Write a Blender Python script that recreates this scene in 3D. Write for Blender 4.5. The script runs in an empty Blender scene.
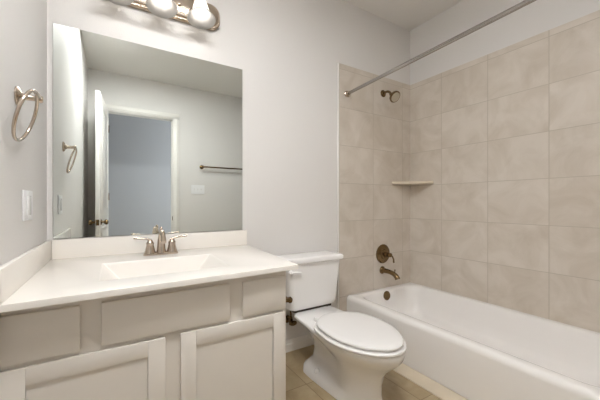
import bpy, bmesh, math, random
from mathutils import Vector, Matrix

C = bpy.context.scene.collection
SC = bpy.context.scene
PI = math.pi

# ------------------------------------------------------------------ camera
cam_d = bpy.data.cameras.new('camera')
cam = bpy.data.objects.new('camera', cam_d)
C.objects.link(cam)
cam.location = (0, 0, 1.075)
cam.rotation_euler = (math.radians(90), 0, math.radians(-31.7))
cam_d.sensor_width = 36
cam_d.lens = 18.0
cam_d.shift_y = 0.005
cam_d.clip_start = 0.02
SC.camera = cam

# ------------------------------------------------------------------ world, lights, exposure
w = bpy.data.worlds.new('world')
SC.world = w
w.use_nodes = True
w.node_tree.nodes['Background'].inputs[0].default_value = (0.75, 0.85, 1, 1)
w.node_tree.nodes['Background'].inputs[1].default_value = 0.3
SC.view_settings.view_transform = 'Standard'
SC.view_settings.look = 'None'
SC.view_settings.gamma = 1
SC.view_settings.use_curve_mapping = False
SC.view_settings.exposure = 0.50
SC.cycles.max_bounces = 14
SC.cycles.diffuse_bounces = 8
SC.cycles.caustics_reflective = False

BULB = 13.0       # radiance of the vanity bulbs
LENS = 31.0        # radiance of the added ceiling panel


def area(name, loc, rot, sx, sy, power, col):
    d = bpy.data.lights.new(name, 'AREA')
    d.shape = 'RECTANGLE'
    d.size, d.size_y = sx, sy
    d.energy = power
    d.color = col
    o = bpy.data.objects.new(name, d)
    o.location = loc
    o.rotation_euler = rot
    C.objects.link(o)
    return o


# cool area light added at the hallway's end to stand in for daylight
area('hallway_daylight', (2.55, -1.5, 1.5), (0, math.radians(90), 0), 1.5, 0.9, 34, (0.93, 0.96, 1.0))


# ------------------------------------------------------------------ materials
def new_mat(name):
    m = bpy.data.materials.new(name)
    m.use_nodes = True
    nt = m.node_tree
    return m, nt, nt.nodes['Principled BSDF']


def lin(c):
    return tuple((x / 12.92 if x <= 0.04045 else ((x + 0.055) / 1.055) ** 2.4) for x in (v / 255 for v in c)) + (1,)


def paint(name, rgb, rough=0.5, spec=0.4, bump=0.0, bscale=200, coat=0.0, vary=0.0, metal=0.0):
    m, nt, b = new_mat(name)
    b.inputs['Roughness'].default_value = rough
    b.inputs['Specular IOR Level'].default_value = spec
    b.inputs['Metallic'].default_value = metal
    b.inputs['Coat Weight'].default_value = coat
    b.inputs['Coat Roughness'].default_value = 0.05
    col = lin(rgb)
    b.inputs['Base Color'].default_value = col
    tc = nt.nodes.new('ShaderNodeTexCoord')
    if vary:
        n = nt.nodes.new('ShaderNodeTexNoise')
        n.inputs['Scale'].default_value = 6
        n.inputs['Detail'].default_value = 4
        r = nt.nodes.new('ShaderNodeValToRGB')
        r.color_ramp.elements[0].position = 0.3
        r.color_ramp.elements[1].position = 0.7
        r.color_ramp.elements[0].color = tuple(c * (1 - vary) for c in col[:3]) + (1,)
        r.color_ramp.elements[1].color = tuple(min(1, c * (1 + vary)) for c in col[:3]) + (1,)
        nt.links.new(tc.outputs['Object'], n.inputs['Vector'])
        nt.links.new(n.outputs['Fac'], r.inputs['Fac'])
        nt.links.new(r.outputs['Color'], b.inputs['Base Color'])
    if bump:
        n = nt.nodes.new('ShaderNodeTexNoise')
        n.inputs['Scale'].default_value = bscale
        n.inputs['Detail'].default_value = 3
        bp = nt.nodes.new('ShaderNodeBump')
        bp.inputs['Strength'].default_value = bump
        bp.inputs['Distance'].default_value = 0.004
        nt.links.new(tc.outputs['Object'], n.inputs['Vector'])
        nt.links.new(n.outputs['Fac'], bp.inputs['Height'])
        nt.links.new(bp.outputs['Normal'], b.inputs['Normal'])
    return m


def tile(name, base, alt, grout, tw, th, ou, ov, axis, mortar=0.0045, rough=0.35):
    """Stone-look ceramic tile: a grid of tw x th metres with its grout, from world coordinates."""
    m, nt, b = new_mat(name)
    N = nt.nodes.new
    L = nt.links.new
    tc = N('ShaderNodeTexCoord')
    sep = N('ShaderNodeSeparateXYZ')
    L(tc.outputs['Object'], sep.inputs[0])
    src = {'x': (0, 2), 'y': (1, 2), 'z': (0, 1)}[axis]
    au = N('ShaderNodeMath'); au.operation = 'SUBTRACT'; au.inputs[1].default_value = ou
    av = N('ShaderNodeMath'); av.operation = 'SUBTRACT'; av.inputs[1].default_value = ov
    L(sep.outputs[src[0]], au.inputs[0])
    L(sep.outputs[src[1]], av.inputs[0])
    cmb = N('ShaderNodeCombineXYZ')
    L(au.outputs[0], cmb.inputs[0])
    L(av.outputs[0], cmb.inputs[1])
    br = N('ShaderNodeTexBrick')
    br.offset = 0
    br.squash = 1
    br.inputs['Scale'].default_value = 1
    br.inputs['Mortar Size'].default_value = mortar / 2
    br.inputs['Mortar Smooth'].default_value = 0.2
    br.inputs['Bias'].default_value = 0
    br.inputs['Brick Width'].default_value = tw
    br.inputs['Row Height'].default_value = th
    br.inputs['Color1'].default_value = (0, 0, 0, 1)
    br.inputs['Color2'].default_value = (1, 1, 1, 1)
    br.inputs['Mortar'].default_value = (0.5, 0.5, 0.5, 1)
    L(cmb.outputs[0], br.inputs['Vector'])
    # cloudy veining, shifted per tile
    sc = N('ShaderNodeVectorMath'); sc.operation = 'SCALE'; sc.inputs['Scale'].default_value = 9
    L(br.outputs['Color'], sc.inputs[0])
    ad = N('ShaderNodeVectorMath'); ad.operation = 'ADD'
    L(tc.outputs['Object'], ad.inputs[0])
    L(sc.outputs[0], ad.inputs[1])
    n1 = N('ShaderNodeTexNoise'); n1.inputs['Scale'].default_value = 4.2; n1.inputs['Detail'].default_value = 7
    n1.inputs['Roughness'].default_value = 0.6; n1.inputs['Distortion'].default_value = 0.8
    L(ad.outputs[0], n1.inputs['Vector'])
    r = N('ShaderNodeValToRGB')
    r.color_ramp.elements[0].position = 0.32
    r.color_ramp.elements[1].position = 0.62
    r.color_ramp.elements[0].color = lin(alt)
    r.color_ramp.elements[1].color = lin(base)
    L(n1.outputs['Fac'], r.inputs['Fac'])
    mx = N('ShaderNodeMix'); mx.data_type = 'RGBA'
    L(br.outputs['Fac'], mx.inputs['Factor'])
    L(r.outputs['Color'], mx.inputs['A'])
    mx.inputs['B'].default_value = lin(grout)
    L(mx.outputs['Result'], b.inputs['Base Color'])
    b.inputs['Roughness'].default_value = rough
    b.inputs['Specular IOR Level'].default_value = 0.4
    bp = N('ShaderNodeBump'); bp.invert = True
    bp.inputs['Strength'].default_value = 0.5
    bp.inputs['Distance'].default_value = 0.002
    L(br.outputs['Fac'], bp.inputs['Height'])
    L(bp.outputs['Normal'], b.inputs['Normal'])
    return m


M = {}
M['wall'] = paint('wall paint', (223, 221, 219), 0.55, 0.3, 0.25, 140)
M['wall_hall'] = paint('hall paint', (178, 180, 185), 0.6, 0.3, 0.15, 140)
M['ceil'] = paint('ceiling paint', (224, 222, 219), 0.8, 0.2, 0.25, 120)
M['trim'] = paint('white trim paint', (232, 230, 226), 0.35, 0.4)
M['cabinet'] = paint('cabinet paint', (226, 221, 214), 0.4, 0.4, vary=0.015)
M['top'] = paint('cultured marble', (240, 236, 230), 0.2, 0.5, vary=0.01)
M['porcelain'] = paint('white porcelain', (240, 239, 238), 0.08, 0.5, vary=0.004)
M['plastic'] = paint('white plastic', (238, 237, 236), 0.22, 0.5, vary=0.004)
M['plate'] = paint('switch plate plastic', (236, 236, 238), 0.3, 0.5, vary=0.004)
M['tub'] = paint('white tub enamel', (240, 238, 236), 0.12, 0.5, vary=0.004)
M['bronze'] = paint('brushed bronze', (128, 106, 76), 0.24, 0.5, vary=0.06, metal=1.0)
M['nickel'] = paint('satin nickel', (198, 184, 169), 0.22, 0.5, vary=0.04, metal=1.0)
M['rod'] = paint('brushed steel rod', (172, 168, 164), 0.22, 0.5, vary=0.02, metal=1.0)
M['nozzle'] = paint('pale spray face', (190, 180, 160), 0.5, 0.3, vary=0.03)
M['dark'] = paint('painted gap shade', (60, 52, 44), 0.6, 0.3)  # dark tone for the shade in the gap below the toilet tank
M['mirror'] = paint('mirror silver', (238, 243, 240), 0.0, 0.5, metal=1.0)
M['mirror_edge'] = paint('mirror edge glass', (120, 130, 124), 0.15, 0.5)
M['tile_back'] = tile('stone tile back', (215, 207, 197), (199, 189, 176), (186, 177, 164), 0.378, 0.308, 1.541, 0.620, 'x')
M['tile_right'] = tile('stone tile right', (215, 207, 197), (199, 189, 176), (186, 177, 164), 0.378, 0.308, 0.811, 0.620, 'y')
M['tile_floor'] = tile('stone tile floor', (180, 163, 133), (156, 137, 105), (126, 108, 80), 0.45, 0.45, 1.418, 1.495, 'z')
M['tile_plain'] = paint('plain stone tile', (206, 194, 174), 0.35, 0.4, vary=0.06)
M['shelf'] = paint('shelf stone', (214, 203, 184), 0.3, 0.4, vary=0.04)


def emit(name, rgb, strength):
    m, nt, b = new_mat(name)
    nt.nodes.remove(b)
    e = nt.nodes.new('ShaderNodeEmission')
    e.inputs[0].default_value = rgb + (1,)
    e.inputs[1].default_value = strength
    nt.links.new(e.outputs[0], nt.nodes['Material Output'].inputs[0])
    return m


M['bulb'] = emit('glowing bulb', (1.0, 0.94, 0.87), BULB)
M['lens'] = emit('added panel glow', (0.995, 0.995, 0.99), LENS)


def frosted():
    m, nt, b = new_mat('frosted glass')
    nt.nodes.remove(b)
    N = nt.nodes.new
    t = N('ShaderNodeBsdfTranslucent'); t.inputs[0].default_value = (0.62, 0.61, 0.59, 1)
    d = N('ShaderNodeBsdfPrincipled'); d.inputs['Base Color'].default_value = (0.72, 0.71, 0.7, 1); d.inputs['Roughness'].default_value = 0.25
    tr = N('ShaderNodeBsdfTransparent'); tr.inputs[0].default_value = (1, 0.98, 0.95, 1)
    a = N('ShaderNodeMixShader'); a.inputs[0].default_value = 0.25
    c = N('ShaderNodeMixShader'); c.inputs[0].default_value = 0.12
    nt.links.new(t.outputs[0], a.inputs[1]); nt.links.new(d.outputs[0], a.inputs[2])
    nt.links.new(a.outputs[0], c.inputs[1]); nt.links.new(tr.outputs[0], c.inputs[2])
    nt.links.new(c.outputs[0], nt.nodes['Material Output'].inputs[0])
    return m


M['frosted'] = frosted()


# ------------------------------------------------------------------ mesh helpers
def box(bm, x0, x1, y0, y1, z0, z1, bev=0.0, seg=2):
    vs = [bm.verts.new((x, y, z)) for z in (z0, z1) for y in (y0, y1) for x in (x0, x1)]
    idx = [(0, 2, 3, 1), (4, 5, 7, 6), (0, 1, 5, 4), (1, 3, 7, 5), (3, 2, 6, 7), (2, 0, 4, 6)]
    fs = [bm.faces.new([vs[i] for i in f]) for f in idx]
    if bev:
        es = list({e for f in fs for e in f.edges})
        bmesh.ops.bevel(bm, geom=es, offset=bev, segments=seg, profile=0.5, affect='EDGES')
    return vs


def frame_of(d):
    d = Vector(d).normalized()
    up = Vector((0, 0, 1)) if abs(d.z) < 0.95 else Vector((0, 1, 0))
    a = d.cross(up).normalized()
    return a, d.cross(a).normalized(), d


def loft(bm, loops, cap0=True, cap1=True, closed=False):
    rings = [[bm.verts.new(p) for p in lp] for lp in loops]
    n = len(rings[0])
    pairs = list(zip(rings[:-1], rings[1:]))
    if closed:
        pairs.append((rings[-1], rings[0]))
    for r0, r1 in pairs:
        for i in range(n):
            j = (i + 1) % n
            bm.faces.new((r0[i], r0[j], r1[j], r1[i]))
    if cap0 and not closed:
        bm.faces.new(rings[0][::-1])
    if cap1 and not closed:
        bm.faces.new(rings[-1])
    return rings


def lathe(bm, prof, org, axis=(0, 0, 1), n=32, cap0=True, cap1=True, sx=1.0, sy=1.0):
    """prof: (radius, distance along axis)."""
    a, b, d = frame_of(axis)
    o = Vector(org)
    loops = []
    for r, h in prof:
        r = max(r, 1e-4)
        loops.append([o + d * h + (a * math.cos(t) * sx + b * math.sin(t) * sy) * r for t in (2 * PI * i / n for i in range(n))])
    loft(bm, loops, cap0, cap1)


def tube(bm, pts, rad, n=16, closed=False):
    pts = [Vector(p) for p in pts]
    rs = rad if isinstance(rad, (list, tuple)) else [rad] * len(pts)
    loops = []
    m = len(pts)
    a = None
    for i, p in enumerate(pts):
        if closed:
            t = pts[(i + 1) % m] - pts[i - 1]
        else:
            t = pts[min(i + 1, m - 1)] - pts[max(i - 1, 0)]
        t.normalize()
        if a is None:
            a = frame_of(t)[0]
        a = (a - t * a.dot(t)).normalized()
        b = t.cross(a)
        loops.append([p + (a * math.cos(q) + b * math.sin(q)) * rs[i] for q in (2 * PI * k / n for k in range(n))])
    loft(bm, loops, closed=closed)


def bez(p0, p1, p2, p3, n=12):
    p0, p1, p2, p3 = map(Vector, (p0, p1, p2, p3))
    return [p0 * (1 - t) ** 3 + p1 * 3 * t * (1 - t) ** 2 + p2 * 3 * t * t * (1 - t) + p3 * t ** 3 for t in (i / n for i in range(n + 1))]


def rrect(x0, x1, y0, y1, r, z, k=6):
    out = []
    for cx, cy, a0 in ((x1 - r, y1 - r, 0), (x0 + r, y1 - r, 90), (x0 + r, y0 + r, 180), (x1 - r, y0 + r, 270)):
        for i in range(k + 1):
            a = math.radians(a0 + 90 * i / k)
            out.append(Vector((cx + r * math.cos(a), cy + r * math.sin(a), z)))
    return out


ROOT = {}


def obj(name, bm, mat, parent=None, smooth=40, label=None, kind=None):
    off = ROOT.get(parent.name, Vector()) if parent else Vector()
    bmesh.ops.remove_doubles(bm, verts=bm.verts, dist=1e-6)
    bmesh.ops.recalc_face_normals(bm, faces=bm.faces)
    if off.length:
        bmesh.ops.translate(bm, verts=bm.verts, vec=-off)
    me = bpy.data.meshes.new(name)
    bm.to_mesh(me)
    bm.free()
    mats = mat if isinstance(mat, (list, tuple)) else [mat]
    for m in mats:
        me.materials.append(m)
    if smooth:
        for p in me.polygons:
            p.use_smooth = True
        me.set_sharp_from_angle(angle=math.radians(smooth))
    o = bpy.data.objects.new(name, me)
    C.objects.link(o)
    if parent:
        o.parent = parent
        ROOT[o.name] = off
    if label:
        o['label'] = label
    if kind:
        o['kind'] = kind
    return o


def tag(o, label, cat, group=None):
    o['label'] = label
    o['category'] = cat
    if group:
        o['group'] = group
    return o


def thing(name, label, cat, loc, group=None):
    o = bpy.data.objects.new(name, None)
    o.empty_display_size = 0.05
    C.objects.link(o)
    o.location = loc
    ROOT[o.name] = Vector(loc)
    return tag(o, label, cat, group)


def struct(name, bm, mat, smooth=0, label=None):
    o = obj(name, bm, mat, None, smooth)
    o['kind'] = 'structure'
    if label:
        o['label'] = label
    return o


def sbox(name, mat, *a, bev=0.0):
    bm = bmesh.new()
    box(bm, *a, bev=bev)
    return struct(name, bm, mat, 40 if bev else 0)


# ------------------------------------------------------------------ the room
XL, XR, YB, YF, H = -0.282, 2.418, 1.90, -0.72, 2.73
T = 0.12
HX0, HX1, HY = -1.3, 2.7, -2.05          # the hallway
sbox('floor', M['tile_floor'], HX0 - T, HX1 + T, HY - T, YB + T, -0.1, 0)
sbox('ceiling', M['ceil'], HX0 - T, HX1 + T, HY - T, YB + T, H, H + 0.1)
sbox('wall_left', M['wall'], XL - T, XL, YF, YB + T, 0, H)
sbox('wall_back', M['wall'], XL, XR, YB, YB + T, 0, H)
sbox('wall_right', M['wall'], XR, XR + T, YF, YB + T, 0, H)
sbox('wall_alcove_end', M['wall'], 1.54, XR, 0.15, 0.262, 0, H)
DX0, DX1, DZ = -0.085, 0.708, 2.255         # doorway
bm = bmesh.new()
box(bm, HX0, DX0, YF - T, YF, 0, H)
box(bm, DX1, HX1, YF - T, YF, 0, H)
box(bm, DX0, DX1, YF - T, YF, DZ, H)
struct('wall_front', bm, M['wall'])
sbox('wall_hall', M['wall_hall'], HX0, HX1, HY - T, HY, 0, H)
sbox('wall_hall_left', M['wall_hall'], HX0 - T, HX0, HY - T, YF, 0, H)
sbox('wall_hall_right', M['wall_hall'], HX1, HX1 + T, HY - T, YF, 0, H)

# tile surround of the tub alcove
sbox('wall_tile_back', M['tile_back'], 1.536, XR - 0.008, YB - 0.009, YB, 0, 2.203)
sbox('wall_tile_right', M['tile_right'], XR - 0.009, XR, 0.262, YB, 0, 2.203)
sbox('wall_tile_end', M['tile_back'], 1.55, XR - 0.009, 0.262, 0.270, 0, 2.203)
sbox('trim_1', M['trim'], 1.526, 1.537, YB - 0.013, YB, 0.0, 2.206, bev=0.002)      # white edge strip of the tile
# baseboard: stepped white profile
bm = bmesh.new()
prof = [(0, 0), (0.016, 0), (0.016, 0.052), (0.010, 0.060), (0.010, 0.068), (0.005, 0.080), (0, 0.080)]
loft(bm, [[Vector((x, YB - d, z)) for d, z in prof] for x in (0.70, 1.526)])
struct('baseboard_back', bm, M['trim'])
# low tile strip along the foot of the tub
bm = bmesh.new()
prof = [(1.612, 0), (1.612, 0.022), (1.585, 0.022), (1.560, 0.014), (1.535, 0.012), (1.524, 0.006), (1.522, 0)]
loft(bm, [[Vector((x, y, z)) for x, z in prof] for y in (0.272, YB - 0.010)])
struct('baseboard_tub', bm, M['tile_plain'], 30)

# door casing around the doorway
bm = bmesh.new()
cw = 0.066
for x0, x1 in ((DX0 - cw, DX0 + 0.006), (DX1 - 0.006, DX1 + cw)):
    box(bm, x0, x1, YF, YF + 0.016, 0, DZ - 0.006, bev=0.004)
    box(bm, x0 + 0.018, x1 - 0.018, YF + 0.012, YF + 0.022, 0, DZ - 0.006, bev=0.004)
box(bm, DX0 - cw, DX1 + cw, YF, YF + 0.016, DZ - 0.006, DZ + cw, bev=0.004)
box(bm, DX0 - cw, DX1 + cw, YF + 0.012, YF + 0.022, DZ + 0.012, DZ + cw - 0.018, bev=0.004)
casing = struct('trim_2', bm, M['trim'], 40)
bm = bmesh.new()
for x0, x1 in ((DX0 - 0.0, DX0 + 0.016), (DX1 - 0.016, DX1)):
    box(bm, x0, x1, YF - T, YF, 0, DZ)
box(bm, DX0 + 0.016, DX1 - 0.016, YF - T, YF, DZ - 0.016, DZ)
box(bm, DX1 - 0.028, DX1 - 0.016, YF - 0.09, YF - 0.04, 0, DZ - 0.016)
jamb = struct('trim_3', bm, M['trim'])
bm = bmesh.new()
box(bm, DX1 - 0.019, DX1 - 0.0155, YF - 0.036, YF - 0.006, 0.83, 0.89, bev=0.001)
box(bm, DX1 - 0.021, DX1 - 0.0185, YF - 0.027, YF - 0.014, 0.845, 0.875)
obj('strike_plate', bm, M['bronze'], jamb, label='bronze strike plate')

# the open door, hinged on the doorway's left jamb
DW, DT, DH = 0.735, 0.040, 2.230
door_loc = Vector((DX0 + 0.018, YF + 0.024, 0.012))
ang = math.radians(95)
bm = bmesh.new()
box(bm, 0, DW, 0, DT, 0, DH, bev=0.002)
door = struct('door_1', bm, M['trim'], 30)
door.location = door_loc
door.rotation_euler = (0, 0, ang)
ROOT[door.name] = Vector()
for s, y in ((0, 0.0), (1, DT)):
    for z0, z1 in ((0.22, 0.80), (0.98, DH - 0.13)):
        bm = bmesh.new()
        d = -1 if s == 0 else 1
        x0, x1 = 0.11, DW - 0.11
        # moulding: a raised rim around a raised field
        for (a, b, c, e) in ((x0, x1, z0, z0 + 0.022), (x0, x1, z1 - 0.022, z1), (x0, x0 + 0.022, z0 + 0.022, z1 - 0.022), (x1 - 0.022, x1, z0 + 0.022, z1 - 0.022)):
            box(bm, a, b, min(y, y + d * 0.008), max(y, y + d * 0.008), c, e, bev=0.003)
        box(bm, x0 + 0.05, x1 - 0.05, min(y, y + d * 0.006), max(y, y + d * 0.006), z0 + 0.05, z1 - 0.05, bev=0.004)
        obj('door_panel', bm, M['trim'], door)
    bm = bmesh.new()
    d = -1 if s == 0 else 1
    kx, kz = DW - 0.062, 0.86
    lathe(bm, [(0.031, 0), (0.031, 0.004), (0.026, 0.009), (0.012, 0.012), (0.0105, 0.026), (0.016, 0.032), (0.026, 0.042), (0.0285, 0.052), (0.025, 0.062), (0.014, 0.068), (0.0, 0.069)], (kx, y, kz), (0, d, 0), 24)
    obj('door_knob', bm, M['bronze'], door, label='bronze round knob')
bm = bmesh.new()
box(bm, DW - 0.001, DW + 0.0015, 0.006, DT - 0.006, 0.83, 0.89, bev=0.0005)
box(bm, DW, DW + 0.010, 0.012, DT - 0.012, 0.85, 0.87, bev=0.002)
obj('latch_plate', bm, M['bronze'], door, label='bronze latch plate')
for hz in (0.2, 1.1, 1.95):
    bm = bmesh.new()
    lathe(bm, [(0.006, 0), (0.006, 0.09)], (-0.005, -0.003, hz), (0, 0, 1), 10)
    obj('hinge', bm, M['bronze'], door, label='bronze hinge')

# ------------------------------------------------------------------ vanity cabinet
CX0, CX1, CY0, CZ1 = XL + 0.001, 0.662, 1.195, 0.776
cab = thing('vanity_cabinet', 'cream painted vanity cabinet with shaker doors under the white sink top', 'cabinet', ((CX0 + CX1) / 2, 1.55, 0))
bm = bmesh.new()
box(bm, CX0, CX0 + 0.016, CY0 + 0.018, YB - 0.002, 0, CZ1)
box(bm, CX1 - 0.016, CX1, CY0 + 0.018, YB - 0.002, 0.0, CZ1)
box(bm, CX0 + 0.016, CX1 - 0.016, CY0 + 0.018, YB - 0.002, 0.10, 0.116)
box(bm, CX0 + 0.016, CX1 - 0.016, YB - 0.012, YB - 0.002, 0.116, CZ1)
obj('carcass', bm, M['cabinet'], cab, 0)
bm = bmesh.new()
box(bm, CX0 + 0.016, CX1 - 0.016, CY0 + 0.075, CY0 + 0.09, 0, 0.10)
obj('toe_kick', bm, M['cabinet'], cab, 0)
bm = bmesh.new()
f0, f1 = CY0, CY0 + 0.018
box(bm, CX0, CX1, f0, f1, 0.735, CZ1)             # rails
box(bm, CX0, CX1, f0, f1, 0.57, 0.62)
box(bm, CX0, CX1, f0, f1, 0.10, 0.14)
for a, b in ((CX0, CX0 + 0.04), (0.14, 0.225), (CX1 - 0.04, CX1)):
    box(bm, a, b, f0, f1, 0.14, 0.57)
for a, b in ((CX0, CX0 + 0.04), (-0.115, -0.02), (0.38, 0.47), (CX1 - 0.04, CX1)):
    box(bm, a, b, f0, f1, 0.62, 0.735)
obj('face_frame', bm, M['cabinet'], cab, 0)
FY = 1.18
for x0, x1, nm in ((CX0 + 0.0002, -0.094, 'drawer_front'), (-0.037, 0.396, 'false_front'), (0.452, 0.652, 'drawer_front')):
    bm = bmesh.new()
    box(bm, x0, x1, FY, CY0 - 0.0005, 0.603, 0.747, bev=0.003)
    obj(nm, bm, M['cabinet'], cab, 40)
for x0, x1 in ((CX0 + 0.0002, 0.156), (0.209, 0.648)):
    z0, z1, fw = 0.118, 0.588, 0.056
    bm = bmesh.new()
    box(bm, x0, x0 + fw, FY, CY0 - 0.0005, z0, z1, bev=0.002)
    box(bm, x1 - fw, x1, FY, CY0 - 0.0005, z0, z1, bev=0.002)
    box(bm, x0 + fw, x1 - fw, FY, CY0 - 0.0005, z1 - fw, z1, bev=0.002)
    box(bm, x0 + fw, x1 - fw, FY, CY0 - 0.0005, z0, z0 + fw, bev=0.002)
    d = obj('cabinet_door', bm, M['cabinet'], cab, 40)
    bm = bmesh.new()
    box(bm, x0 + fw - 0.004, x1 - fw + 0.004, FY + 0.0055, CY0 - 0.002, z0 + fw - 0.004, z1 - fw + 0.004)
    obj('door_panel', bm, M['cabinet'], d, 0)

# ------------------------------------------------------------------ vanity top with its trough sink
ZT, ZB = 0.798, 0.777
top = thing('countertop', 'white moulded vanity top with rectangular sink and backsplash', 'sink', (0.22, 1.55, ZB))
bm = bmesh.new()
fy = 1.155
outer = [(XL + 0.002, fy - 0.035), (0.704, fy), (0.752, YB - 0.002), (XL + 0.002, YB - 0.002)]
hole = [(-0.050, 1.285), (0.432, 1.285), (0.440, 1.645), (-0.046, 1.645)]
low = [(0.030, 1.365), (0.352, 1.365), (0.352, 1.628), (0.040, 1.628)]
o0 = [bm.verts.new((x, y, ZB)) for x, y in outer]
o1 = [bm.verts.new((x, y, ZT)) for x, y in outer]
h1 = [bm.verts.new((x, y, ZT)) for x, y in hole]
l1 = [bm.verts.new((x, y, ZT - 0.105)) for x, y in low]
h0 = [bm.verts.new((x + sx * 0.012, y + sy * 0.012, ZB)) for (x, y), (sx, sy) in zip(hole, ((-1, -1), (1, -1), (1, 1), (-1, 1)))]
l0 = [bm.verts.new((x + sx * 0.012, y + sy * 0.012, ZT - 0.120)) for (x, y), (sx, sy) in zip(low, ((-1, -1), (1, -1), (1, 1), (-1, 1)))]
for i in range(4):
    j = (i + 1) % 4
    bm.faces.new((o0[i], o0[j], o1[j], o1[i]))
    bm.faces.new((o1[i], o1[j], h1[j], h1[i]))
    bm.faces.new((h1[i], h1[j], l1[j], l1[i]))
    bm.faces.new((o0[j], o0[i], h0[i], h0[j]))
    bm.faces.new((h0[j], h0[i], l0[i], l0[j]))
bm.faces.new(l1)
bm.faces.new(l0[::-1])
bm.edges.ensure_lookup_table()
sel = []
for a, b in [(h1, h1), (l1, l1)]:
    for i in range(4):
        e = bm.edges.get((a[i], b[(i + 1) % 4]))
        sel.append(e)
for i in range(4):
    sel.append(bm.edges.get((h1[i], l1[i])))
bmesh.ops.bevel(bm, geom=sel, offset=0.007, segments=4, profile=0.5, affect='EDGES')
bmesh.ops.bevel(bm, geom=[e for e in bm.edges if abs(e.verts[0].co.z - ZT) < 1e-5 and abs(e.verts[1].co.z - ZT) < 1e-5 and all(any(abs(v.co.x - q[0]) < 1e-4 and abs(v.co.y - q[1]) < 1e-4 for q in outer) for v in e.verts)], offset=0.003, segments=3, profile=0.5, affect='EDGES')
obj('sink_slab', bm, M['top'], top, 35)
bm = bmesh.new()
box(bm, XL + 0.020, 0.748, YB - 0.020, YB - 0.002, ZT - 0.0005, 0.895, bev=0.004)
obj('backsplash', bm, M['top'], top, 40)
bm = bmesh.new()
box(bm, XL + 0.002, XL + 0.0195, fy - 0.034, YB - 0.002, ZT - 0.0005, 0.895, bev=0.004)
obj('side_splash', bm, M['top'], top, 40)
bm = bmesh.new()
lathe(bm, [(0.024, 0), (0.024, 0.003), (0.018, 0.004), (0.016, 0.001), (0.0, 0.001)], (0.20, 1.50, ZT - 0.105), n=24)
obj('drain', bm, M['nickel'], top, label='satin metal drain ring')

# ------------------------------------------------------------------ faucet
fx, fyc, fz = 0.214, 1.775, ZT
fa = thing('faucet', 'brushed nickel two-handle faucet on the back deck of the sink', 'faucet', (fx, fyc, fz))
bm = bmesh.new()
lp = []
for z, e in ((0.0, 0), (0.008, 0), (0.013, -0.005)):
    r = 0.025 + e
    lp.append(rrect(fx - 0.086 - e, fx + 0.086 + e, fyc - r, fyc + r, r * 0.98, fz + z, 8))
loft(bm, lp)
obj('base_plate', bm, M['nickel'], fa)
for s in (-1, 1):
    hx = fx + s * 0.054
    bm = bmesh.new()
    lathe(bm, [(0.029, 0.010), (0.029, 0.014), (0.025, 0.022), (0.021, 0.040), (0.0175, 0.056), (0.0195, 0.060), (0.0195, 0.064), (0.0145, 0.070), (0.011, 0.080), (0.0, 0.083)], (hx, fyc, fz), n=28)
    hd = obj('handle', bm, M['nickel'], fa)
    bm = bmesh.new()
    tube(bm, [(hx - s * 0.006, fyc, fz + 0.079), (hx + s * 0.02, fyc, fz + 0.087), (hx + s * 0.05, fyc, fz + 0.091), (hx + s * 0.076, fyc, fz + 0.094), (hx + s * 0.078, fyc, fz + 0.094)], [0.0055, 0.0052, 0.0055, 0.0066, 0.003], 12)
    obj('lever', bm, M['nickel'], hd)
bm = bmesh.new()
pts = bez((fx, fyc, fz + 0.010), (fx, fyc + 0.004, fz + 0.115), (fx, fyc - 0.02, fz + 0.165), (fx, fyc - 0.10, fz + 0.075), 18)
rr = [0.023 - 0.010 * min(1, i / 10) for i in range(19)]
rr[0] = 0.026
tube(bm, pts, rr, 20)
obj('spout', bm, M['nickel'], fa)
bm = bmesh.new()
lathe(bm, [(0.003, 0.008), (0.003, 0.115), (0.005, 0.118), (0.0085, 0.128), (0.008, 0.138), (0.004, 0.146), (0, 0.148)], (fx + 0.002, fyc + 0.021, fz), n=16)
obj('lift_rod', bm, M['nickel'], fa)

# ------------------------------------------------------------------ mirror
bm = bmesh.new()
box(bm, -0.258, 0.720, YB - 0.008, YB - 0.002, 0.899, 1.960)
mi = obj('wall_mirror', bm, [M['mirror_edge'], M['mirror']], None, 0)
for p in mi.data.polygons:
    p.material_index = 1 if p.normal.y < -0.9 else 0
tag(mi, 'large frameless rectangular mirror above the vanity top', 'mirror')

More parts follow.
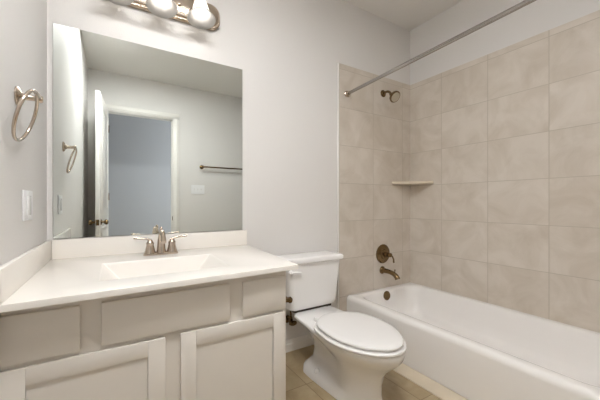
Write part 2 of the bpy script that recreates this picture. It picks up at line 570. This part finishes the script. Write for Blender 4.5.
# ------------------------------------------------------------------ vanity light
vx, vz = 0.218, 2.235
vl = thing('vanity_light', 'three-bulb vanity light bar with frosted bell shades above the mirror', 'lamp', (vx, YB, vz))
bm = bmesh.new()
lp = []
for dep, e in ((0.001, 0), (0.018, 0), (0.026, -0.008), (0.026, -0.014), (0.034, -0.020), (0.036, -0.024)):
    hz = 0.080 + e
    pts = rrect(vx - 0.350 - e, vx + 0.350 + e, -hz, hz, hz * 0.8, 0, 8)
    lp.append([Vector((p.x, YB - dep, vz + p.y)) for p in pts])
loft(bm, lp)
obj('back_plate', bm, M['nickel'], vl)
shade_ax = Vector((0, -0.22, -1)).normalized()
for k in (-1, 0, 1):
    sx = vx + k * 0.208
    neck = Vector((sx, YB - 0.100, vz + 0.028))
    bm = bmesh.new()
    tube(bm, bez((sx, YB - 0.034, vz + 0.0), (sx, YB - 0.09, vz - 0.005), (sx, YB - 0.075, vz + 0.085), neck - shade_ax * 0.018, 10), 0.008, 12)
    lathe(bm, [(0.0, -0.022), (0.018, -0.020), (0.022, -0.008), (0.022, 0.018), (0.019, 0.020)], neck, shade_ax, 20)
    arm = obj('arm', bm, M['nickel'], vl)
    bm = bmesh.new()
    prof_o = [(0.022, 0.002), (0.029, 0.008), (0.036, 0.028), (0.043, 0.058), (0.051, 0.088), (0.063, 0.112), (0.079, 0.130)]
    prof_i = [(r - 0.003, h + 0.001) for r, h in prof_o[::-1]]
    lathe(bm, prof_o + [(0.0775, 0.1320)] + prof_i[0:], neck, shade_ax, 36, cap0=False, cap1=False)
    obj('lamp_shade', bm, M['frosted'], vl, 60, label='frosted white glass bell shade')
    bm = bmesh.new()
    lathe(bm, [(0.012, 0.021), (0.013, 0.035), (0.020, 0.048), (0.027, 0.062), (0.030, 0.078), (0.027, 0.093), (0.017, 0.104), (0.0, 0.108)], neck, shade_ax, 24)
    obj('bulb', bm, M['bulb'], vl, 60, label='glowing white bulb')
for k in (-0.5, 0.5):
    bm = bmesh.new()
    lathe(bm, [(0.008, 0), (0.008, 0.008), (0.005, 0.012), (0, 0.013)], (vx + k * 0.208, YB - 0.036, vz), (0, -1, 0), 14)
    obj('screw_cap', bm, M['nickel'], vl)

# ------------------------------------------------------------------ towel ring, left wall
tr = thing('towel_ring', 'brushed nickel towel ring on the left wall above the switch', 'towel ring', (XL, 1.36, 1.435))
bm = bmesh.new()
lathe(bm, [(0.032, 0.001), (0.032, 0.005), (0.027, 0.010), (0.015, 0.014), (0.010, 0.022), (0.009, 0.050), (0.0125, 0.054), (0.0135, 0.062), (0.010, 0.069), (0, 0.071)], (XL, 1.36, 1.435), (1, 0, 0), 28)
obj('mount', bm, M['nickel'], tr)
bm = bmesh.new()
rc = 0.083
lean = math.radians(16)
ctr_y = 1.285
hub = Vector((XL + 0.062, ctr_y, 1.436))
pts = []
for i in range(56):
    a = 2 * PI * i / 56
    dy, dz = rc * 1.08 * math.sin(a), -rc + rc * math.cos(a)
    pts.append(hub + Vector((dz * math.sin(lean), dy, dz * math.cos(lean))))
tube(bm, pts, 0.0052, 12, closed=True)
obj('ring', bm, M['nickel'], tr)
bm = bmesh.new()
tube(bm, [(XL + 0.062, 1.372, 1.436), (XL + 0.062, 1.34, 1.436), (XL + 0.062, 1.30, 1.437), (XL + 0.062, ctr_y, 1.436)], [0.006, 0.0075, 0.007, 0.006], 12)
obj('hanger', bm, M['nickel'], tr)

# ------------------------------------------------------------------ switch, left wall
ls = thing('light_switch', 'white rocker switch plate on the left wall below the towel ring', 'light switch', (XL, 1.497, 1.066))
bm = bmesh.new()
box(bm, XL + 0.0005, XL + 0.0065, 1.428, 1.566, 1.010, 1.122, bev=0.003, seg=3)
obj('plate', bm, M['plate'], ls)
bm = bmesh.new()
vs = box(bm, XL + 0.0060, XL + 0.0100, 1.474, 1.522, 1.030, 1.102, bev=0.001)
obj('rocker', bm, M['plastic'], ls)
for dz in (-0.047, 0.047):
    bm = bmesh.new()
    lathe(bm, [(0.004, 0), (0.004, 0.0012), (0, 0.0016)], (XL + 0.0063, 1.498, 1.066 + dz), (1, 0, 0), 12)
    obj('screw', bm, M['plate'], ls)

# ------------------------------------------------------------------ towel bar and switches on the front wall
tb = thing('towel_bar', 'brushed nickel towel bar on the wall beside the doorway, seen in the mirror', 'towel bar', (1.42, YF, 1.60))
for x in (1.085, 1.745):
    bm = bmesh.new()
    lathe(bm, [(0.030, 0.001), (0.030, 0.005), (0.024, 0.010), (0.012, 0.014), (0.011, 0.052), (0.017, 0.058), (0.019, 0.068), (0.016, 0.080), (0.0, 0.086)], (x, YF, 1.60), (0, 1, 0), 24)
    obj('bracket', bm, M['bronze'], tb)
bm = bmesh.new()
tube(bm, [(1.085, YF + 0.066, 1.60), (1.745, YF + 0.066, 1.60)], 0.011, 16)
obj('bar', bm, M['bronze'], tb)
sp = thing('switch_plate', 'white triple toggle switch plate beside the doorway, seen in the mirror', 'light switch', (1.03, YF, 1.27))
bm = bmesh.new()
box(bm, 0.935, 1.125, YF + 0.0005, YF + 0.0065, 1.205, 1.335, bev=0.003, seg=3)
obj('plate', bm, M['plate'], sp)
for x in (0.982, 1.03, 1.078):
    bm = bmesh.new()
    box(bm, x - 0.006, x + 0.006, YF + 0.006, YF + 0.009, 1.255, 1.285)
    box(bm, x - 0.004, x + 0.004, YF + 0.008, YF + 0.020, 1.272, 1.281, bev=0.0015)
    obj('toggle', bm, M['plastic'], sp)

# ------------------------------------------------------------------ bathtub
tub = thing('bathtub', 'white alcove bathtub against the beige tile walls', 'bathtub', (2.01, 1.08, 0))
X0, X1, Y0, Y1, ZR = 1.614, XR - 0.010, 0.272, YB - 0.010, 0.318
bm = bmesh.new()
lp = [rrect(X0 + 0.006, X1, Y0, Y1, 0.004, 0.0),
      rrect(X0 + 0.004, X1, Y0, Y1, 0.004, 0.05),
      rrect(X0, X1, Y0, Y1, 0.004, ZR - 0.034)]
for i in range(1, 6):
    a = PI / 2 * i / 5
    e = 0.030 * (1 - math.cos(a))
    lp.append(rrect(X0 + e, X1 - e * 0.1, Y0 + e * 0.1, Y1 - e * 0.1, 0.005, ZR - 0.034 + 0.034 * math.sin(a)))
ix0, ix1, iy0, iy1 = X0 + 0.075, X1 - 0.050, Y0 + 0.09, Y1 - 0.060
lp.append(rrect(ix0 - 0.012, ix1 + 0.012, iy0 - 0.012, iy1 + 0.012, 0.10, ZR))
inner = [(0.000, 0.004, 0.10), (0.008, 0.016, 0.10), (0.014, 0.045, 0.105), (0.030, 0.14, 0.11), (0.045, 0.20, 0.12), (0.065, 0.235, 0.13), (0.095, 0.250, 0.14), (0.14, 0.254, 0.12)]
for e, dz, r in inner:
    lp.append(rrect(ix0 + e, ix1 - e, iy0 + e * 2.5, iy1 - e, r, ZR - dz))
loft(bm, lp, cap0=False)
obj('tub_shell', bm, M['tub'], tub, 50)
bm = bmesh.new()
oy = iy1 - 0.020
lathe(bm, [(0.039, 0), (0.039, 0.006), (0.034, 0.011), (0.010, 0.013), (0.0, 0.013)], (2.003, oy + 0.006, 0.274), (0, -1, 0.12), 28)
obj('overflow_plate', bm, M['bronze'], tub, label='bronze round overflow plate')
bm = bmesh.new()
lathe(bm, [(0.030, 0), (0.030, 0.003), (0.022, 0.006), (0, 0.006)], (2.02, 1.55, ZR - 0.254), n=24)
obj('drain', bm, M['bronze'], tub, label='bronze drain cover')

# tub spout
YT = YB - 0.009
bm = bmesh.new()
sx, sz = 2.030, 0.478
so = thing('tub_spout', 'bronze tub spout below the round valve handle', 'faucet', (sx, YT, sz))
lathe(bm, [(0.034, 0.0), (0.034, 0.004), (0.028, 0.012), (0.024, 0.016)], (sx, YT, sz), (0, -1, 0), 28)
obj('flange', bm, M['bronze'], so)
bm = bmesh.new()
pts = bez((sx, YT - 0.012, sz), (sx, YT - 0.08, sz), (sx, YT - 0.15, sz + 0.004), (sx, YT - 0.172, sz - 0.048), 14)
tube(bm, pts, [0.0225 - 0.003 * math.sin(PI * i / 14) for i in range(15)], 20)
obj('spout', bm, M['bronze'], so)
bm = bmesh.new()
lathe(bm, [(0.004, 0), (0.004, 0.016), (0.007, 0.019), (0.006, 0.026), (0, 0.027)], (sx, YT - 0.142, sz + 0.004), n=12)
obj('diverter_knob', bm, M['bronze'], so)

# valve
vx2, vz2 = 2.036, 0.622
va = thing('shower_valve', 'round bronze shower valve with lever on the tile above the tub spout', 'valve', (vx2, YT, vz2))
bm = bmesh.new()
lathe(bm, [(0.084, 0.0), (0.085, 0.004), (0.080, 0.010), (0.066, 0.014), (0.050, 0.016), (0.044, 0.020), (0.042, 0.028), (0.030, 0.032)], (vx2, YT, vz2), (0, -1, 0), 40)
obj('escutcheon', bm, M['bronze'], va)
bm = bmesh.new()
lathe(bm, [(0.022, 0.026), (0.020, 0.050), (0.017, 0.075), (0.020, 0.080), (0.018, 0.092), (0, 0.096)], (vx2, YT, vz2), (0, -1, 0), 24)
obj('handle_hub', bm, M['bronze'], va)
bm = bmesh.new()
tube(bm, [(vx2, YT - 0.084, vz2), (vx2 + 0.026, YT - 0.086, vz2 - 0.012), (vx2 + 0.040, YT - 0.088, vz2 - 0.040), (vx2 + 0.042, YT - 0.088, vz2 - 0.070)], [0.007, 0.0065, 0.007, 0.008], 12)
obj('lever', bm, M['bronze'], va)

# shower head
hx, hz = 2.040, 2.052
sh = thing('showerhead', 'bronze shower head on a bent arm high on the back tile wall', 'shower head', (hx, YT, hz))
bm = bmesh.new()
lathe(bm, [(0.032, 0), (0.032, 0.004), (0.024, 0.012), (0.012, 0.018)], (hx, YT, hz), (0, -1, 0), 24)
obj('flange', bm, M['bronze'], sh)
bm = bmesh.new()
tube(bm, bez((hx, YT - 0.01, hz), (hx, YT - 0.05, hz + 0.012), (hx, YT - 0.075, hz + 0.0), (hx - 0.006, YT - 0.100, hz - 0.040), 12), 0.0105, 14)
obj('arm', bm, M['bronze'], sh)
hd_ax = Vector((-0.05, -0.80, -0.62)).normalized()
ho = Vector((hx - 0.006, YT - 0.098, hz - 0.038))
bm = bmesh.new()
lathe(bm, [(0.0, -0.010), (0.014, -0.008), (0.017, 0.006), (0.016, 0.020), (0.030, 0.032), (0.046, 0.042), (0.050, 0.050), (0.050, 0.060), (0.044, 0.063)], ho, hd_ax, 32, cap1=True)
hd = obj('head', bm, M['bronze'], sh)
bm = bmesh.new()
lathe(bm, [(0.040, 0.0625), (0.040, 0.0655), (0.0, 0.067)], ho, hd_ax, 32)
obj('spray_face', bm, M['nozzle'], hd, label='pale spray face')

# shower rod
rx = 1.620
rd = thing('shower_rod', 'long steel shower curtain rod spanning the tub alcove', 'curtain rod', (rx, 1.08, 1.968))
bm = bmesh.new()
tube(bm, [(rx, YT - 0.006, 1.968), (rx - 0.03, 0.276, 1.995)], 0.0125, 20)
obj('rod', bm, M['rod'], rd)
for y, d, x, z in ((YT, -1, rx, 1.968), (0.270, 1, rx - 0.03, 1.995)):
    bm = bmesh.new()
    lathe(bm, [(0.026, 0.0), (0.026, 0.006), (0.019, 0.012), (0.018, 0.028), (0.014, 0.030)], (x, y, z), (0, d, 0), 24)
    obj('end_flange', bm, M['nickel'], rd)

# corner shelf
bm = bmesh.new()
cx, cy = XR - 0.0095, YT - 0.0005
zs = 1.248
rad = 0.262
for z in (zs, zs + 0.020):
    pass
outl = [(cx, cy), (cx - 0.250, cy), (cx - 0.245, cy - 0.018)]
outl += [(cx - 0.245 + 0.227 * t + 0.0, cy - 0.018 - 0.222 * t - 0.012 * math.sin(PI * t)) for t in (0.15, 0.3, 0.45, 0.6, 0.75, 0.9)]
outl += [(cx - 0.012, cy - 0.240), (cx, cy - 0.245)]
loft(bm, [[Vector((x, y, z)) for x, y in outl] for z in (zs, zs + 0.022)])
shf = tag(obj('corner_shelf', bm, M['shelf'], None, 30), 'beige stone corner shelf in the tiled tub alcove', 'shelf')

# ------------------------------------------------------------------ toilet
tx = 1.155
to = thing('toilet', 'white two-piece toilet with closed lid between vanity and bathtub', 'toilet', (tx, 1.4, 0))
TS = [0, 0.012, 0.04, 0.08, 0.13, 0.19, 0.26, 0.34, 0.42, 0.5, 0.58, 0.66, 0.74, 0.81, 0.87, 0.92, 0.96, 0.988, 1.0]


def outline(z, yf, yb, rf, rb, kn, x0=tx):
    def wd(t):
        f = t * (len(kn) - 1)
        i = min(int(f), len(kn) - 2)
        u = f - i
        p0 = kn[max(i - 1, 0)]; p1 = kn[i]; p2 = kn[i + 1]; p3 = kn[min(i + 2, len(kn) - 1)]
        v = 0.5 * (2 * p1 + (p2 - p0) * u + (2 * p0 - 5 * p1 + 4 * p2 - p3) * u * u + (3 * p1 - p0 - 3 * p2 + p3) * u ** 3)
        if t < rf:
            v *= math.sqrt(max(0, 1 - (1 - t / rf) ** 2))
        if t > 1 - rb:
            v *= math.sqrt(max(0, 1 - (1 - (1 - t) / rb) ** 2))
        return max(v, 0.004)
    R = [Vector((x0 + wd(t), yf + (yb - yf) * t, z)) for t in TS]
    Lf = [Vector((x0 - wd(t), yf + (yb - yf) * t, z)) for t in TS[::-1]]
    return R + Lf


bm = bmesh.new()
lp = [outline(0.0000, 1.090, 1.69, 0.34, 0.14, (0.106, 0.118, 0.128, 0.136, 0.130)),
      outline(0.0384, 1.095, 1.685, 0.34, 0.14, (0.102, 0.112, 0.120, 0.130, 0.124)),
      outline(0.0538, 1.098, 1.675, 0.34, 0.14, (0.100, 0.108, 0.094, 0.090, 0.090)),
      outline(0.0673, 1.100, 1.665, 0.34, 0.14, (0.099, 0.106, 0.076, 0.056, 0.056)),
      outline(0.1249, 1.098, 1.66, 0.34, 0.14, (0.100, 0.107, 0.066, 0.046, 0.048)),
      outline(0.1826, 1.080, 1.67, 0.36, 0.14, (0.107, 0.114, 0.076, 0.050, 0.052)),
      outline(0.2230, 1.050, 1.70, 0.38, 0.12, (0.122, 0.134, 0.104, 0.064, 0.066)),
      outline(0.2595, 1.010, 1.72, 0.42, 0.12, (0.148, 0.160, 0.138, 0.096, 0.090)),
      outline(0.2931, 0.976, 1.735, 0.46, 0.10, (0.174, 0.188, 0.172, 0.136, 0.125)),
      outline(0.3152, 0.966, 1.74, 0.48, 0.08, (0.192, 0.204, 0.190, 0.162, 0.150)),
      outline(0.3325, 0.962, 1.742, 0.48, 0.08, (0.197, 0.209, 0.196, 0.171, 0.160)),
      outline(0.3412, 0.965, 1.740, 0.48, 0.08, (0.195, 0.206, 0.193, 0.168, 0.157)),
      outline(0.3440, 0.972, 1.735, 0.48, 0.08, (0.189, 0.200, 0.186, 0.162, 0.151))]
loft(bm, lp)
obj('bowl', bm, M['porcelain'], to, 60)
# seat and lid: egg outlines
egg = (0.200, 0.212, 0.212, 0.196, 0.150)


EX = tx - 0.006


def slab(z0, z1, yf, yb, d, rnd):
    k = [v + d for v in egg]
    L = [outline(z0, yf + rnd, yb - rnd, 0.60, 0.22, [v - rnd for v in k], EX)]
    L.append(outline(z0 + rnd, yf, yb, 0.60, 0.22, k, EX))
    L.append(outline(z1 - rnd, yf, yb, 0.60, 0.22, k, EX))
    L.append(outline(z1 - rnd * 0.3, yf + rnd * 0.3, yb - rnd * 0.3, 0.60, 0.22, [v - rnd * 0.3 for v in k], EX))
    L.append(outline(z1, yf + rnd, yb - rnd, 0.60, 0.22, [v - rnd for v in k], EX))
    return L


bm = bmesh.new()
loft(bm, slab(0.3480, 0.364, 0.958, 1.520, -0.002, 0.006))
obj('seat', bm, M['plastic'], to, 60)
bm = bmesh.new()
L = slab(0.3705, 0.387, 0.972, 1.510, -0.016, 0.006)
L.append(outline(0.390, 1.01, 1.47, 0.60, 0.22, [v - 0.055 for v in egg], EX))
L.append(outline(0.3915, 1.11, 1.38, 0.60, 0.30, [v - 0.13 for v in egg], EX))
loft(bm, L)
obj('lid', bm, M['plastic'], to, 60)
for s in (-1, 1):
    bm = bmesh.new()
    lp = [rrect(tx + s * 0.075 - 0.028 - e, tx + s * 0.075 + 0.028 + e, 1.513 - e, 1.550 + e, 0.012, 0.3435 + z) for z, e in ((0, 0), (0.016, 0), (0.022, -0.005))]
    loft(bm, lp)
    obj('hinge', bm, M['plastic'], to)
# tank
bm = bmesh.new()
lp = []
for z, hw, y0, y1, r in ((0.358, 0.176, 1.708, 1.855, 0.03), (0.364, 0.188, 1.700, 1.862, 0.035), (0.395, 0.194, 1.697, 1.868, 0.035), (0.54, 0.208, 1.690, 1.874, 0.035), (0.670, 0.222, 1.684, 1.878, 0.035)):
    lp.append(rrect(tx + 0.018 - hw, tx + 0.018 + hw, y0, y1, r, z))
loft(bm, lp)
tank = obj('tank', bm, M['porcelain'], to, 50)
bm = bmesh.new()
box(bm, tx - 0.14, tx + 0.165, 1.712, 1.850, 0.342, 0.3600)  # dark block widened past a gasket to paint the gap's shade
obj('tank_gap_shade', bm, M['dark'], tank, label='dark gasket block widened to paint the shaded gap under the tank')
bm = bmesh.new()
lp = []
for z, e in ((0.6705, -0.010), (0.674, -0.002), (0.680, 0.0), (0.698, 0.0), (0.705, -0.004), (0.709, -0.014), (0.710, -0.04)):
    lp.append(rrect(tx + 0.018 - 0.240 - e, tx + 0.018 + 0.240 + e, 1.668 - e, 1.886 + e, 0.03, z))
loft(bm, lp)
obj('tank_lid', bm, M['porcelain'], to, 50)
bm = bmesh.new()
lx, lz = 0.972, 0.622
lathe(bm, [(0.016, 0), (0.016, 0.008), (0.010, 0.014)], (lx, 1.689, lz), (0, -1, 0), 18)
tube(bm, [(lx - 0.004, 1.672, lz), (lx + 0.02, 1.668, lz + 0.001), (lx + 0.05, 1.667, lz - 0.003), (lx + 0.066, 1.668, lz - 0.006)], [0.0065, 0.007, 0.008, 0.006], 12)
obj('flush_lever', bm, M['plastic'], tank, label='white flush lever')
for s in (-1, 1):
    bm = bmesh.new()
    lathe(bm, [(0.017, 0), (0.017, 0.010), (0.013, 0.022), (0.006, 0.027), (0, 0.028)], (tx + s * 0.108, 1.500, 0.042), n=18)
    obj('bolt_cap', bm, M['plastic'], to)

# water supply stop at the wall
vv = thing('supply_valve', 'dark bronze water supply valve on the wall behind the toilet', 'valve', (1.062, YB, 0.235))
bm = bmesh.new()
lathe(bm, [(0.028, 0.001), (0.028, 0.004), (0.014, 0.010), (0.009, 0.012), (0.009, 0.050)], (1.062, YB, 0.235), (0, -1, 0), 20)
obj('wall_flange', bm, M['bronze'], vv)
bm = bmesh.new()
lathe(bm, [(0.013, -0.022), (0.015, -0.018), (0.015, 0.018), (0.011, 0.022), (0.011, 0.034)], (1.062, YB - 0.058, 0.235), (0, 0, 1), 16)
obj('valve_body', bm, M['bronze'], vv)
bm = bmesh.new()
lathe(bm, [(0.006, 0.010), (0.006, 0.024), (0.026, 0.026), (0.029, 0.036), (0.022, 0.044), (0, 0.045)], (1.062, YB - 0.058, 0.235), (0, -1, 0), 16, sx=1.0, sy=0.62)
obj('handle', bm, M['bronze'], vv)
bm = bmesh.new()
tube(bm, bez((1.062, YB - 0.058, 0.268), (1.062, YB - 0.058, 0.32), (1.03, 1.80, 0.32), (1.03, 1.80, 0.3585), 10), 0.006, 10)
obj('supply_line', bm, M['bronze'], vv)

# toilet paper holder on the cabinet's side
tp = thing('paper_holder', 'small bronze toilet paper holder on the right side of the vanity', 'paper holder', (CX1, 1.32, 0.612))
for y in (1.245, 1.40):
    bm = bmesh.new()
    lathe(bm, [(0.022, 0.0005), (0.022, 0.004), (0.016, 0.008), (0.009, 0.012), (0.009, 0.040), (0.014, 0.044), (0.015, 0.054), (0.010, 0.060), (0, 0.061)], (CX1, y, 0.612), (1, 0, 0), 20)
    obj('post', bm, M['bronze'], tp)
bm = bmesh.new()
tube(bm, [(CX1 + 0.049, 1.25, 0.612), (CX1 + 0.049, 1.395, 0.612)], 0.007, 12)
obj('roller', bm, M['bronze'], tp)

# ------------------------------------------------------------------ ceiling panel, added out of view as the main light
lcx, lcy = 0.32, 0.51
cl = thing('added_light_panel', 'long rectangular ceiling panel with a white frame, added unseen as the main light', 'lamp', (lcx, lcy, H))
hx, hy = 0.50, 0.18
bm = bmesh.new()
for x0, x1, y0, y1 in ((-hx, hx, -hy, -hy + 0.03), (-hx, hx, hy - 0.03, hy), (-hx, -hx + 0.03, -hy + 0.03, hy - 0.03), (hx - 0.03, hx, -hy + 0.03, hy - 0.03)):
    box(bm, lcx + x0, lcx + x1, lcy + y0, lcy + y1, H - 0.022, H - 0.001)
obj('frame', bm, M['trim'], cl, 0)
bm = bmesh.new()
box(bm, lcx - hx + 0.0305, lcx + hx - 0.0305, lcy - hy + 0.0305, lcy + hy - 0.0305, H - 0.016, H - 0.002)
obj('lens', bm, M['lens'], cl, 0)
